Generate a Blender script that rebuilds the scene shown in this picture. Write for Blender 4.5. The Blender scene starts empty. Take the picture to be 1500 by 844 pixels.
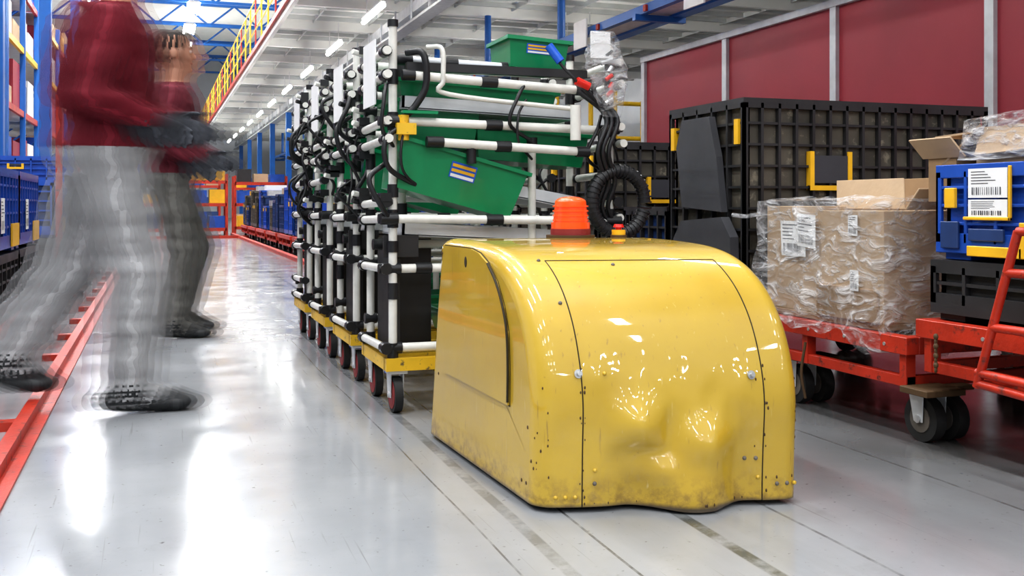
import bpy, math, random
from mathutils import Vector, Matrix, kdtree, noise
random.seed(7)
S=bpy.context.scene
S.view_settings.view_transform='Standard'
try: S.view_settings.look='Medium High Contrast'
except Exception: pass
S.view_settings.exposure=-.05
# ------------------------------------------------------------------ materials
MATS={}
def mat(name,col,rough=.5,metal=0.,var=.15,scale=8.,bump=0.,bscale=60.,coat=0.,alpha=1.,emit=0.,dirt=None,dirtamt=.0,rvar=.0,spec=.5):
    m=bpy.data.materials.new(name); m.use_nodes=True; nt=m.node_tree; N=nt.nodes; L=nt.links
    p=N['Principled BSDF']
    tc=N.new('ShaderNodeTexCoord'); nz=N.new('ShaderNodeTexNoise'); nz.inputs['Scale'].default_value=scale
    nz.inputs['Detail'].default_value=6; L.new(tc.outputs['Object'],nz.inputs['Vector'])
    r=N.new('ShaderNodeValToRGB'); r.color_ramp.elements[0].position=.3; r.color_ramp.elements[1].position=.7
    r.color_ramp.elements[0].color=tuple(c*(1-var) for c in col)+(1,)
    r.color_ramp.elements[1].color=tuple(min(1,c*(1+var*.4)) for c in col)+(1,)
    L.new(nz.outputs['Fac'],r.inputs['Fac']); out=r.outputs['Color']
    if dirt:
        n2=N.new('ShaderNodeTexNoise'); n2.inputs['Scale'].default_value=scale*4; n2.inputs['Detail'].default_value=10; n2.inputs['Roughness'].default_value=.7
        L.new(tc.outputs['Object'],n2.inputs['Vector'])
        r2=N.new('ShaderNodeValToRGB'); r2.color_ramp.elements[0].position=.62-dirtamt*.25; r2.color_ramp.elements[1].position=.70-dirtamt*.15
        L.new(n2.outputs['Fac'],r2.inputs['Fac'])
        mx=N.new('ShaderNodeMixRGB'); L.new(r2.outputs['Color'],mx.inputs['Fac']); L.new(out,mx.inputs['Color1']); mx.inputs['Color2'].default_value=tuple(dirt)+(1,)
        out=mx.outputs['Color']
    L.new(out,p.inputs['Base Color'])
    p.inputs['Metallic'].default_value=metal; p.inputs['Roughness'].default_value=rough
    p.inputs['Specular IOR Level'].default_value=spec
    if rvar:
        mr=N.new('ShaderNodeMapRange'); mr.inputs['To Min'].default_value=rough-rvar; mr.inputs['To Max'].default_value=rough+rvar
        mr.inputs['From Min'].default_value=.3; mr.inputs['From Max'].default_value=.7
        L.new(nz.outputs['Fac'],mr.inputs['Value']); L.new(mr.outputs['Result'],p.inputs['Roughness'])
    if coat: p.inputs['Coat Weight'].default_value=coat; p.inputs['Coat Roughness'].default_value=.05
    if alpha<1: p.inputs['Alpha'].default_value=alpha
    if emit:
        p.inputs['Emission Color'].default_value=tuple(col)+(1,); p.inputs['Emission Strength'].default_value=emit
    if bump:
        nb=N.new('ShaderNodeTexNoise'); nb.inputs['Scale'].default_value=bscale; nb.inputs['Detail'].default_value=4
        L.new(tc.outputs['Object'],nb.inputs['Vector'])
        bp=N.new('ShaderNodeBump'); bp.inputs['Strength'].default_value=bump; bp.inputs['Distance'].default_value=.02
        L.new(nb.outputs['Fac'],bp.inputs['Height']); L.new(bp.outputs['Normal'],p.inputs['Normal'])
    MATS[name]=m; return m
mat('yellow_plain',(.64,.41,.03),.28,var=.10,scale=3,coat=.8)
mat('seam_and_shadow',(.03,.02,.005),.7)
mat('chip_dark',(.09,.05,.02),.7)
mat('white_tube',(.76,.75,.70),.3,var=.12,scale=20)
mat('black_joint',(.016,.016,.018),.4)
mat('black_plastic',(.026,.025,.027),.5,var=.3,scale=5,rvar=.1)
mat('black_rib',(.095,.083,.065),.55,var=.5,scale=4,dirt=(.24,.21,.16),dirtamt=.2)
mat('grey_panel',(.055,.055,.062),.5,var=.2)
mat('yellow_frame',(.78,.48,.03),.4,dirt=(.1,.08,.05),dirtamt=.15)
mat('yellow_latch',(.85,.48,.02),.45)
mat('green_bin',(.006,.25,.095),.3,var=.15,scale=6,coat=.3)
mat('steel',(.60,.61,.62),.35,metal=.6,var=.2,scale=15)
mat('galv',(.66,.68,.70),.45,metal=.3,var=.15,scale=10)
mat('rubber',(.025,.025,.025),.7)
mat('dirty_hub',(.16,.14,.12),.6,var=.4)
mat('caster_red',(.28,.03,.03),.5)
mat('red_paint',(.50,.036,.014),.42,var=.3,scale=6,dirt=(.09,.025,.02),dirtamt=.25,bump=.1)
mat('orange_lens',(1.0,.10,.008),.2,emit=.2,coat=.5)
mat('red_button',(.7,.02,.01),.3)
mat('cardboard',(.48,.345,.22),.85,var=.14,scale=5,bump=.1,bscale=30)
mat('cardboard_dark',(.30,.19,.10),.9,var=.15)
mat('paper',(.82,.82,.82),.7,var=.04)
mat('ink',(.05,.05,.06),.8)
mat('blue_crate',(.014,.085,.44),.4,var=.2,coat=.2)
mat('navy_crate',(.02,.05,.16),.45,var=.2)
mat('blue_paint',(.015,.13,.46),.4,var=.15,scale=3)
mat('maroon_panel',(.34,.032,.05),.5,var=.12,scale=1.2)
mat('alu_trim',(.62,.66,.68),.4,metal=.2)
mat('deck_white',(.92,.92,.88),.6,var=.05,scale=3)
mat('beam_grey',(.58,.60,.59),.5,var=.1,scale=3)
mat('wall_grey',(.62,.64,.66),.8,var=.08,scale=1)
mat('yellow_rail',(.85,.53,.02),.4)
mat('lamp_housing',(.85,.85,.85),.4)
mat('tube_glow',(1,.98,.94),.5,emit=42)
mat('maroon_shirt',(.22,.012,.028),.85,var=.3,scale=7,bump=.5,bscale=12)
mat('dark_shirt',(.17,.02,.035),.85,var=.4,scale=7,bump=.5,bscale=12)
mat('trouser',(.46,.46,.47),.9,var=.28,scale=6,bump=.6,bscale=14)
mat('trouser2',(.19,.185,.17),.9,var=.25,scale=6,bump=.6,bscale=14)
mat('shoe',(.03,.032,.035),.5)
mat('skin',(.52,.26,.17),.5,var=.1)
mat('glove',(.07,.075,.09),.8,var=.2)
mat('hair',(.03,.018,.012),.7,var=.4,scale=40)
mat('eye_white',(.8,.8,.78),.2); mat('lip',(.40,.13,.10),.5)
mat('blue_blank',(.02,.12,.6),.3)
class NT:
    def __init__(s,name):
        s.m=bpy.data.materials.new(name); s.m.use_nodes=True; s.N=s.m.node_tree.nodes; s.L=s.m.node_tree.links; s.p=s.N['Principled BSDF']
        s.g=s.N.new('ShaderNodeNewGeometry'); s.P=s.g.outputs['Position']; x=s.N.new('ShaderNodeSeparateXYZ'); s.L.new(s.P,x.inputs[0]); s.x,s.y,s.z=x.outputs
    def nz(s,sc,det=6,vec=None,ro=.5):
        n=s.N.new('ShaderNodeTexNoise'); n.inputs['Scale'].default_value=sc;n.inputs['Detail'].default_value=det;n.inputs['Roughness'].default_value=ro
        s.L.new(vec or s.P,n.inputs['Vector']); return n.outputs['Fac']
    def mp(s,scale,rot=(0,0,0)):
        n=s.N.new('ShaderNodeMapping'); n.inputs['Scale'].default_value=scale; n.inputs['Rotation'].default_value=rot; s.L.new(s.P,n.inputs['Vector']); return n.outputs['Vector']
    def m_(s,op,a,b=None,clamp=False):
        n=s.N.new('ShaderNodeMath'); n.operation=op; n.use_clamp=clamp
        for i,v in enumerate((a,b)):
            if v is None: continue
            if isinstance(v,(int,float)): n.inputs[i].default_value=v
            else: s.L.new(v,n.inputs[i])
        return n.outputs[0]
    def ramp(s,f,a,ca,b,cb):
        r=s.N.new('ShaderNodeValToRGB'); e=r.color_ramp.elements; e[0].position=a;e[0].color=ca+(1,); e[1].position=b;e[1].color=cb+(1,); s.L.new(f,r.inputs['Fac']); s.col=r.outputs['Color']
    def mix(s,fac,c):
        x=s.N.new('ShaderNodeMixRGB'); s.L.new(fac,x.inputs['Fac']); s.L.new(s.col,x.inputs['Color1']); x.inputs['Color2'].default_value=c+(1,); s.col=x.outputs['Color']
    def thr(s,f,t,k): return s.m_('MULTIPLY',s.m_('SUBTRACT',f,t,True),k,True)
    def mr(s,f,a,b,c,d):
        r=s.N.new('ShaderNodeMapRange'); s.L.new(f,r.inputs['Value'])
        for k,v in zip(('From Min','From Max','To Min','To Max'),(a,b,c,d)): r.inputs[k].default_value=v
        return r.outputs['Result']
    def bump(s,f,st,di):
        b=s.N.new('ShaderNodeBump'); b.inputs['Strength'].default_value=st; b.inputs['Distance'].default_value=di; s.L.new(f,b.inputs['Height']); s.L.new(b.outputs['Normal'],s.p.inputs['Normal'])
    def done(s,k): s.L.new(s.col,s.p.inputs['Base Color']); MATS[k]=s.m
def floor_mat():
    t=NT('polished_concrete')
    streak=t.nz(1.6,5,t.mp((3.2,.45,1)))
    t.ramp(t.nz(1.3),.3,(.24,.25,.265),.7,(.35,.36,.375))
    lane=t.m_('SUBTRACT',1.,t.m_('MULTIPLY',t.m_('ABSOLUTE',t.m_('SUBTRACT',t.x,1.3)),1.0),True)
    t.mix(t.m_('MULTIPLY',t.m_('MULTIPLY',t.thr(streak,.42,2.6),lane,True),.55),(.115,.115,.117))
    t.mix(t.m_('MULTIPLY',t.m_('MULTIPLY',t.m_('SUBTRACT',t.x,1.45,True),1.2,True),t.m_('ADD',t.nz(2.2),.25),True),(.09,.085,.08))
    def line(x0,w,amt,c=(.05,.05,.05)):
        wob=t.m_('ADD',t.x,t.m_('MULTIPLY',t.m_('SUBTRACT',t.nz(.6,1),.5),.06))
        d=t.m_('ABSOLUTE',t.m_('SUBTRACT',wob,x0)); k=t.m_('MULTIPLY',t.m_('SUBTRACT',1.,t.m_('DIVIDE',d,w),True),4.,True)
        t.mix(t.m_('MULTIPLY',t.m_('MULTIPLY',k,amt),t.thr(t.nz(6,8,None,.7),.36,5.),True),c)
    line(1.19,.018,.85,(.06,.065,.055)); line(.80,.018,.5); line(.93,.004,.8);line(1.42,.005,.6); line(.70,.003,.7); line(2.0,.006,.6)
    t.mix(t.thr(t.nz(55,3),.67,9.),(.10,.10,.10))
    t.mix(t.thr(t.nz(2.2,3,t.mp((40,.8,1),(0,0,.25))),.67,6.),(.14,.14,.14))
    t.mix(t.thr(t.nz(2.2,3,t.mp((34,.9,1),(0,0,-.5))),.69,6.),(.14,.14,.14))
    t.mix(t.m_('MULTIPLY',t.thr(t.nz(4,9,None,.75),.56,4.),.35),(.14,.14,.14))
    t.L.new(t.mr(t.nz(3.5),.3,.7,.10,.23),t.p.inputs['Roughness'])
    t.bump(t.nz(9,2),.05,.01)
    t.p.inputs['Specular IOR Level'].default_value=.8
    t.done('floor')
floor_mat()
def agv_mat():
    t=NT('yellow_enamel')
    t.ramp(t.nz(3),.3,(.50,.325,.028),.7,(.61,.405,.036))
    t.mix(t.m_('MULTIPLY',t.thr(t.nz(5,6),.50,4.),.4),(.43,.26,.025))
    t.mix(t.thr(t.nz(3,4,t.mp((30,30,3),(0,.5,.3))),.66,7.),(.31,.19,.04))
    t.mix(t.thr(t.nz(4,4,t.mp((26,26,2),(0,-.9,.6))),.68,7.),(.72,.58,.25))
    t.mix(t.thr(t.nz(38,8,None,.7),.67,9.),(.22,.12,.02))
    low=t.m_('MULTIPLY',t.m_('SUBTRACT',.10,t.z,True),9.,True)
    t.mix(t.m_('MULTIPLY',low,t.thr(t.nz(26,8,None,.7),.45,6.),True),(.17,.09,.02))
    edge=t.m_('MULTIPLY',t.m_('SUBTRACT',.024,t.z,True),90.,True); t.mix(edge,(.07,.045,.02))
    t.p.inputs['Coat Weight'].default_value=1; t.p.inputs['Coat Roughness'].default_value=.03
    t.L.new(t.mr(t.nz(6),.3,.7,.30,.45),t.p.inputs['Roughness'])
    t.bump(t.nz(7,2),.05,.02); t.done('yellow_paint')
agv_mat()
def wrap_mat():
    m=bpy.data.materials.new('plastic_wrap'); m.use_nodes=True; nt=m.node_tree;N=nt.nodes;L=nt.links;p=N['Principled BSDF']
    p.inputs['Base Color'].default_value=(.8,.8,.82,1); p.inputs['Roughness'].default_value=.09
    tc=N.new('ShaderNodeTexCoord'); mp=N.new('ShaderNodeMapping'); mp.inputs['Scale'].default_value=(1,1,2.2); mp.inputs['Rotation'].default_value=(.6,.2,0); L.new(tc.outputs['Object'],mp.inputs['Vector'])
    n=N.new('ShaderNodeTexNoise'); n.inputs['Scale'].default_value=8; n.inputs['Detail'].default_value=8; n.inputs['Distortion'].default_value=2.2; L.new(mp.outputs['Vector'],n.inputs['Vector'])
    b=N.new('ShaderNodeBump'); b.inputs['Strength'].default_value=1; b.inputs['Distance'].default_value=.07; L.new(n.outputs['Fac'],b.inputs['Height']); L.new(b.outputs['Normal'],p.inputs['Normal'])
    r=N.new('ShaderNodeMapRange'); r.inputs['From Min'].default_value=.43; r.inputs['From Max'].default_value=.70; r.inputs['To Min'].default_value=.10; r.inputs['To Max'].default_value=.68
    L.new(n.outputs['Fac'],r.inputs['Value']); L.new(r.outputs['Result'],p.inputs['Alpha'])
    MATS['wrap']=m
wrap_mat()
# ------------------------------------------------------------------ builder
class B:
    def __init__(s): s.v=[];s.f=[];s.m=[];s.sm=[];s.mats=[];s.M=Matrix.Identity(4)
    def mi(s,n):
        if n not in s.mats: s.mats.append(n)
        return s.mats.index(n)
    def add(s,vs,fs,m,smooth=False):
        o=len(s.v); M=s.M; s.v+=[tuple(M@Vector(v)) for v in vs]; i=s.mi(m)
        for f in fs: s.f.append(tuple(o+k for k in f)); s.m.append(i); s.sm.append(smooth)
    def box(s,x0,x1,y0,y1,z0,z1,m):
        s.add([(x0,y0,z0),(x1,y0,z0),(x1,y1,z0),(x0,y1,z0),(x0,y0,z1),(x1,y0,z1),(x1,y1,z1),(x0,y1,z1)],
              [(0,3,2,1),(4,5,6,7),(0,1,5,4),(1,2,6,5),(2,3,7,6),(3,0,4,7)],m)
    def cyl(s,p,q,r,m,r2=None,n=12,cap=True):
        p=Vector(p);q=Vector(q);r2=r if r2 is None else r2; d=(q-p).normalized()
        a=d.orthogonal().normalized();b=d.cross(a)
        vs=[];
        for c,rr in((p,r),(q,r2)):
            for i in range(n):
                t=2*math.pi*i/n; vs.append(c+a*math.cos(t)*rr+b*math.sin(t)*rr)
        s.add(vs,[(i,(i+1)%n,n+(i+1)%n,n+i) for i in range(n)],m,True)
        if cap: s.add(vs,[tuple(range(n))[::-1],tuple(range(n,2*n))],m)
    def path(s,pts,r,m,n=8,sub=6):
        P=[Vector(p) for p in pts]; out=[]
        if sub>1 and len(P)>2:
            Q=[P[0]*2-P[1]]+P+[P[-1]*2-P[-2]]
            for i in range(1,len(Q)-2):
                for k in range(sub):
                    t=k/sub; a,b,c,d=Q[i-1:i+3]
                    out.append(.5*((2*b)+(-a+c)*t+(2*a-5*b+4*c-d)*t*t+(-a+3*b-3*c+d)*t**3))
            out.append(P[-1])
        else: out=P
        vs=[];nrm=None
        for i,c in enumerate(out):
            t=(out[min(i+1,len(out)-1)]-out[max(i-1,0)]).normalized()
            nrm=t.orthogonal().normalized() if nrm is None else (nrm-t*nrm.dot(t)).normalized()
            bn=t.cross(nrm)
            for k in range(n):
                a=2*math.pi*k/n; vs.append(c+nrm*math.cos(a)*r+bn*math.sin(a)*r)
        fs=[(i*n+k,i*n+(k+1)%n,(i+1)*n+(k+1)%n,(i+1)*n+k) for i in range(len(out)-1) for k in range(n)]
        s.add(vs,fs,m,True)
    def ell(s,c,r,m,n=14,h=8,z0=-1):
        vs=[];c=Vector(c)
        for j in range(h+1):
            ph=math.asin(max(-1,z0))+(math.pi/2-math.asin(z0))*j/h
            for i in range(n):
                t=2*math.pi*i/n; vs.append((c.x+r[0]*math.cos(ph)*math.cos(t),c.y+r[1]*math.cos(ph)*math.sin(t),c.z+r[2]*math.sin(ph)))
        s.add(vs,[(j*n+i,j*n+(i+1)%n,(j+1)*n+(i+1)%n,(j+1)*n+i) for j in range(h) for i in range(n)],m,True)
    def loft(s,rings,m,n=20):
        R=[]
        for i in range(len(rings)-1):
            for k in range(4):
                t=k/4; R.append([a*(1-t)+b*t for a,b in zip(rings[i],rings[i+1])])
        R.append(rings[-1]); vs=[]
        for x,y,z,rx,ry in R:
            for i in range(n):
                t=2*math.pi*i/n; vs.append((x+rx*math.cos(t),y+ry*math.sin(t),z))
        fs=[(j*n+i,j*n+(i+1)%n,(j+1)*n+(i+1)%n,(j+1)*n+i) for j in range(len(R)-1) for i in range(n)]
        fs+=[tuple(range(n))[::-1],tuple(range((len(R)-1)*n,len(R)*n))]
        s.add(vs,fs,m,True)
    def obj(s,name,bevel=0,parent=None,loc=None):
        me=bpy.data.meshes.new(name); me.from_pydata(s.v,[],s.f)
        for n in s.mats: me.materials.append(MATS[n])
        me.polygons.foreach_set('material_index',s.m); me.polygons.foreach_set('use_smooth',s.sm); me.update()
        o=bpy.data.objects.new(name,me); S.collection.objects.link(o)
        if loc: o.location=loc
        if bevel:
            b=o.modifiers.new('b','BEVEL'); b.width=bevel; b.segments=1; b.limit_method='ANGLE'; b.angle_limit=math.radians(50)
        if parent: o.parent=parent
        return o
def T(x,y,z): return Matrix.Translation((x,y,z))
def R(a,ax): return Matrix.Rotation(math.radians(a),4,ax)
def empty(n,loc=(0,0,0)):
    o=bpy.data.objects.new(n,None); o.location=loc; S.collection.objects.link(o); o.empty_display_size=.1; return o
# ------------------------------------------------------------------ people
def capsule(b,p,q,r1,r2,m):
    p=Vector(p);q=Vector(q)
    b.cyl(p,q,r1,m,r2=r2,n=12); b.ell(p,(r1,)*3,m,n=12,h=8); b.ell(q,(r2,)*3,m,n=12,h=8)
def limb(b,p,q,r1,r2,m,k=4):
    p=Vector(p);q=Vector(q)
    for i in range(k):
        a=i/k;c=(i+1)/k; capsule(b,p.lerp(q,a),p.lerp(q,c),r1+(r2-r1)*a,r1+(r2-r1)*c,m)
def hand(b,w,d,out,curl=35,m='skin'):
    w=Vector(w);d=Vector(d).normalized();pn=Vector(out).normalized();side=d.cross(pn).normalized()
    for k in range(4):
        o=(k-1.5)*.019; capsule(b,w+side*o*.6,w+d*.085+side*o,.013,.012,m)
    for k,L in enumerate((.068,.078,.073,.056)):
        o=(k-1.5)*.021; p=w+d*.088+side*o; dd=d.copy()
        for s in range(3):
            dd=(Matrix.Rotation(math.radians(-curl*.55),3,side)@dd).normalized(); q=p+dd*L*(.45,.32,.23)[s]; capsule(b,p,q,.0088-.0006*s,.0083-.0006*s,m); p=q
    p=w+d*.025-side*.028; q=p+(d*.6-side*.75+pn*.2).normalized()*.04; capsule(b,p,q,.012,.010,m); capsule(b,q,q+(d*.9-side*.25+pn*.3).normalized()*.032,.010,.0085,m)
def person(name,loc,sc,shirt,trs,J,ghosts,alpha=.8,rotz=0):
    b=B()
    b.loft([(0,0,.86,.085,.14),(0,0,.92,.112,.168),(0,0,.98,.12,.172),(.0,0,1.0,.12,.17)],trs)
    b.loft([(0,0,.955,.13,.182),(.0,0,1.05,.122,.172),(.005,0,1.15,.12,.166),(.01,0,1.27,.130,.185),(.01,0,1.36,.126,.20),(.005,0,1.42,.105,.185),(.01,0,1.46,.08,.12),(.012,0,1.485,.065,.075)],shirt)
    b.loft([(.015,0,1.44,.052,.054),(.03,0,1.56,.054,.054)],'skin')
    b.loft([(.055,0,1.535,.035,.03),(.045,0,1.555,.062,.048),(.035,0,1.585,.082,.060),(.03,0,1.62,.092,.070),(.025,0,1.66,.097,.075),(.022,0,1.70,.098,.076),(.018,0,1.74,.086,.068),(.015,0,1.765,.055,.05),(.013,0,1.775,.02,.02)],'skin')
    capsule(b,(.118,0,1.668),(.136,0,1.640),.010,.014,'skin'); b.ell((.105,0,1.69),(.018,.045,.010),'skin'); b.ell((.105,0,1.565),(.022,.022,.018),'skin')
    for sy in (-1,1): b.ell((.02,sy*.079,1.648),(.018,.008,.030),'skin'); b.ell((.1,sy*.035,1.625),(.018,.018,.018),'skin')
    b.loft([(-.02,0,1.60,.058,.062),(-.012,0,1.64,.078,.075),(.0,0,1.70,.096,.083),(.008,0,1.745,.094,.078),(.010,0,1.775,.070,.062),(.01,0,1.795,.03,.03)],'hair')
    for sd,key in ((-1,'R'),(1,'L')):
        h=Vector((0,sd*.088,.93)); kn=Vector(J['k'+key]); an=Vector(J['a'+key]); to=Vector(J['t'+key])
        limb(b,h,kn,.090,.064,trs); limb(b,kn,an+Vector((0,0,.01)),.064,.056,trs); 
        d=(to-an); d.z=0; d.normalize()
        heel=an+Vector((0,0,-.035))-d*.05; heel.z=max(heel.z,.038); ball=Vector((to.x,to.y,max(to.z,.03)))
        capsule(b,an+Vector((0,0,.0)),heel,.048,.038,'shoe'); capsule(b,heel,ball,.038,.034,'shoe'); capsule(b,an,ball,.045,.033,'shoe'); b.ell(ball,(.055,.045,.030),'shoe',n=16,h=10)
        s_=Vector((.0,sd*.185,1.395)); el=Vector(J['e'+key]); wr=Vector(J['w'+key])
        limb(b,s_,el,.062,.050,shirt); limb(b,el,wr,.050,.036,shirt); capsule(b,wr,wr+(wr-el).normalized()*.03,.030,.028,'glove')
        hand(b,wr+(wr-el).normalized()*.03,(wr-el)+Vector((0,0,-.02)),(.2,-sd,0),m='glove')
    seen=set(); pts=[]
    for f,mi_ in zip(b.f,b.m):
        for k in f:
            c=tuple(round(x,4) for x in b.v[k])
            if c not in seen: seen.add(c); pts.append((c,mi_))
    random.shuffle(pts)
    kd=kdtree.KDTree(len(pts)); vm=[m for c,m in pts]
    for i,(c,m) in enumerate(pts): kd.insert(c,i)
    kd.balance()
    me=bpy.data.meshes.new('tmp'); me.from_pydata(b.v,[],b.f); o=bpy.data.objects.new('tmp',me); S.collection.objects.link(o)
    rm=o.modifiers.new('r','REMESH'); rm.mode='VOXEL'; rm.voxel_size=.0075; sm=o.modifiers.new('s','SMOOTH'); sm.factor=.5; sm.iterations=3
    dg=bpy.context.evaluated_depsgraph_get(); me2=bpy.data.meshes.new_from_object(o.evaluated_get(dg)); bpy.data.objects.remove(o)
    hi=[b.mats.index(h) for h in ('skin','glove','hair')]
    nv=len(me2.vertices); buf=[0.]*(nv*3); me2.vertices.foreach_get('co',buf)
    nb=[0.]*(nv*3); me2.vertices.foreach_get('normal',nb)
    for i in range(nv):
        z=buf[3*i+2]
        if .12<z<1.45:
            co=Vector(buf[3*i:3*i+3])
            if vm[kd.find(co)[1]] not in hi:
                k=.010*noise.noise(Vector((co.x*9,co.y*9,co.z*16)))+.005*noise.noise(co*30)
                for a in range(3): buf[3*i+a]+=nb[3*i+a]*k
    cen=[0.]*(len(me2.polygons)*3); me2.polygons.foreach_get('center',cen)
    mi=[vm[kd.find(cen[3*i:3*i+3])[1]] for i in range(len(me2.polygons))]
    si,ti=b.mats.index(shirt),b.mats.index(trs)
    for i in range(len(mi)):
        if mi[i] in (si,ti) and .88<cen[3*i+2]<1.04 and abs(cen[3*i+1])<.195: mi[i]=si if cen[3*i+2]>.955 else ti
    me2.vertices.foreach_set('co',buf)
    me2.materials.clear()
    for n_ in b.mats: me2.materials.append(MATS[n_])
    me2.polygons.foreach_set('material_index',mi); me2.polygons.foreach_set('use_smooth',[True]*len(me2.polygons)); me2.update()
    me2.name=name
    root=empty(name,loc); root.scale=(sc,)*3; root.rotation_euler.z=rotz
    def al(me,a,tag):
        for i,n_ in enumerate(b.mats):
            key=n_+tag
            if key not in MATS:
                mm=MATS[n_].copy(); mm.name=key; mm.node_tree.nodes['Principled BSDF'].inputs['Alpha'].default_value=a; MATS[key]=mm
            me.materials[i]=MATS[key]
    body=bpy.data.objects.new('body',me2); S.collection.objects.link(body); body.parent=root
    al(me2,alpha,'_a%d'%int(alpha*100))
    e=B()
    for sy in (-1,1): e.ell((.112,sy*.031,1.668),(.011,.013,.010),'eye_white'); e.ell((.120,sy*.031,1.668),(.005,.006,.006),'ink')
    e.ell((.118,0,1.603),(.010,.024,.006),'lip'); e.ell((.118,-.031,1.69),(.008,.02,.004),'hair'); e.ell((.118,.031,1.69),(.008,.02,.004),'hair')
    e.obj('face_features',parent=root)
    for k,(dx,a) in enumerate(ghosts):
        mg=me2.copy()
        al(mg,a,'_a%d'%int(a*100))
        g=bpy.data.objects.new('motion_trail_%d'%k,mg); S.collection.objects.link(g); g.parent=root; g.location=(dx,0,0)
J1=dict(kR=(.10,-.09,.50),aR=(.075,-.09,.085),tR=(.23,-.09,.03),kL=(-.13,.09,.51),aL=(-.34,.09,.19),tL=(-.25,.09,.095),
        eR=(-.06,-.24,1.13),wR=(.12,-.20,1.06),eL=(.04,.25,1.13),wL=(.20,.17,1.08))
person('walking_worker',(-.165,3.98,0),1.0,'maroon_shirt','trouser',J1,[(-.022,.4),(.022,.38),(-.048,.30),(-.078,.2),(.048,.22),(-.11,.12),(.075,.10)],.88)
J2=dict(kR=(.06,-.09,.50),aR=(.02,-.09,.085),tR=(.17,-.09,.03),kL=(.16,.09,.52),aL=(.06,.09,.12),tL=(.2,.09,.05),
        eR=(-.05,-.24,1.14),wR=(.10,-.22,1.04),eL=(.05,.24,1.14),wL=(.2,.18,1.08))
person('walking_worker',(.07,6.05,0),.97,'dark_shirt','trouser2',J2,[(-.035,.36),(.035,.34),(-.075,.22),(.075,.22)],.86)
# ------------------------------------------------------------------ room
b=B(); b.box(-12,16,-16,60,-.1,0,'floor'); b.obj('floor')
b=B(); b.box(-12,16,60,60.2,0,9,'wall_grey'); b.obj('wall_back')
b=B(); b.box(-12.2,-12,2,60,0,9,'wall_grey'); b.obj('wall_left')
b=B(); b.box(16,16.2,0,60,0,9,'wall_grey'); b.obj('wall_right')
b=B(); b.box(-12,16,-16,60,9,9.15,'deck_white')
for i in range(12):
    y=3+i*5
    b.box(-12,16,y-.08,y+.08,8.85,9,'blue_paint'); b.box(-12,16,y-.06,y+.06,8.0,8.1,'blue_paint')
    for k in range(14):
        x=-12+2*k; b.cyl((x,y,8.05),(x+1,y,8.9),.04,'blue_paint',n=6); b.cyl((x+1,y,8.9),(x+2,y,8.05),.04,'blue_paint',n=6)
b.obj('ceiling')
b=B(); b.box(6.0,6.06,-1,11.84,.0,2.62,'maroon_panel')
for y in (11.84,9.84,7.92,6.04,4.1,2.1,.1): b.box(5.96,6.0,y-.045,y+.045,0,2.62,'alu_trim')
b.box(5.95,6.08,-1,11.89,2.6,2.67,'alu_trim'); b.box(5.97,6.0,-1,11.84,0,.1,'alu_trim')
b.obj('partition_wall')
b=B(); b.box(2.25,13,3,58,4.42,4.46,'deck_white')
b.box(2.18,2.26,3,58,4.2,4.5,'deck_white')
for i in range(92):
    y=3+i*.6; b.box(2.26,13,y-.025,y+.025,4.34,4.42,'beam_grey')
for i in range(10): b.box(2.9+i*1.1-.012,2.9+i*1.1+.012,3,58,4.33,4.42,'beam_grey')
for i in range(23):
    y=3.3+i*2.4; b.box(2.26,13,y-.05,y+.05,4.20,4.42,'deck_white')
b.box(4.05,4.17,3,58,3.98,4.16,'galv')
b.box(4.0,4.25,3,58,3.80,3.84,'galv')
for i in range(46): b.box(4.0,4.03,3.3+i*1.2,3.33+i*1.2,3.8,4.2,'galv')
b.obj('mezzanine_deck')
b=B()
for i in range(40):
    y=3+i*1.4; b.cyl((2.15,y,4.4),(2.15,y,5.5),.018,'yellow_rail' if i%3 else 'red_paint',n=6)
for z in (4.8,5.15,5.5): b.cyl((2.15,3,z),(2.15,58,z),.017,'yellow_rail',n=6)
b.box(2.12,2.17,3,58,4.30,4.40,'red_paint')
b.obj('mezzanine_railing')
for y in (24,29,34,39,44,49,54):
    b=B(); b.box(4.02,4.2,y-.09,y+.09,.03,3.8,'blue_paint'); b.box(3.9,4.3,y-.2,y+.2,0,.03,'blue_paint'); b.obj('steel_column')
b=B(); b.box(5.62,5.78,4,50,2.92,3.06,'blue_paint'); b.box(5.2,5.28,4,50,2.92,3.02,'blue_paint')
b.box(5.28,5.62,4,50,2.95,2.97,'galv')
for i in range(13):
    y=6.9+i*3.55
    b.cyl((5.7,y,3.0),(5.7,y,4.2),.06,'blue_paint',n=10); b.box(5.15,5.8,y-.04,y+.04,2.86,2.93,'blue_paint')
for i in range(60): b.cyl((5.25,4+i*.6,2.99),(5.66,4+i*.6,2.99),.03,'steel',n=6)
for y in (9.0,11.9,7.2): b.box(5.10,5.12,y-.2,y+.2,2.75,3.1,'paper')
for i in range(10): b.box(5.17,5.2,5+i*1.3,5.06+i*1.3,2.93,3.0,'red_paint')
b.obj('overhead_conveyor')
for (x,y,c) in ((5.3,13.2,'yellow_rail'),(4.9,15.5,'red_paint'),(4.4,18,'yellow_rail'),(6.4,14.5,'yellow_rail'),(6.2,17,'red_paint')):
    b=B()
    for dx in (0,.9):
        b.cyl((x+dx,y,0),(x+dx,y,2.4),.04,c,n=8)
    for z in (.6,1.2,1.8,2.35): b.cyl((x,y,z),(x+.9,y,z),.035,c,n=8)
    b.box(x+.1,x+.8,y-.02,y,1.25,1.75,'paper')
    b.obj('safety_barrier')
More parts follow.
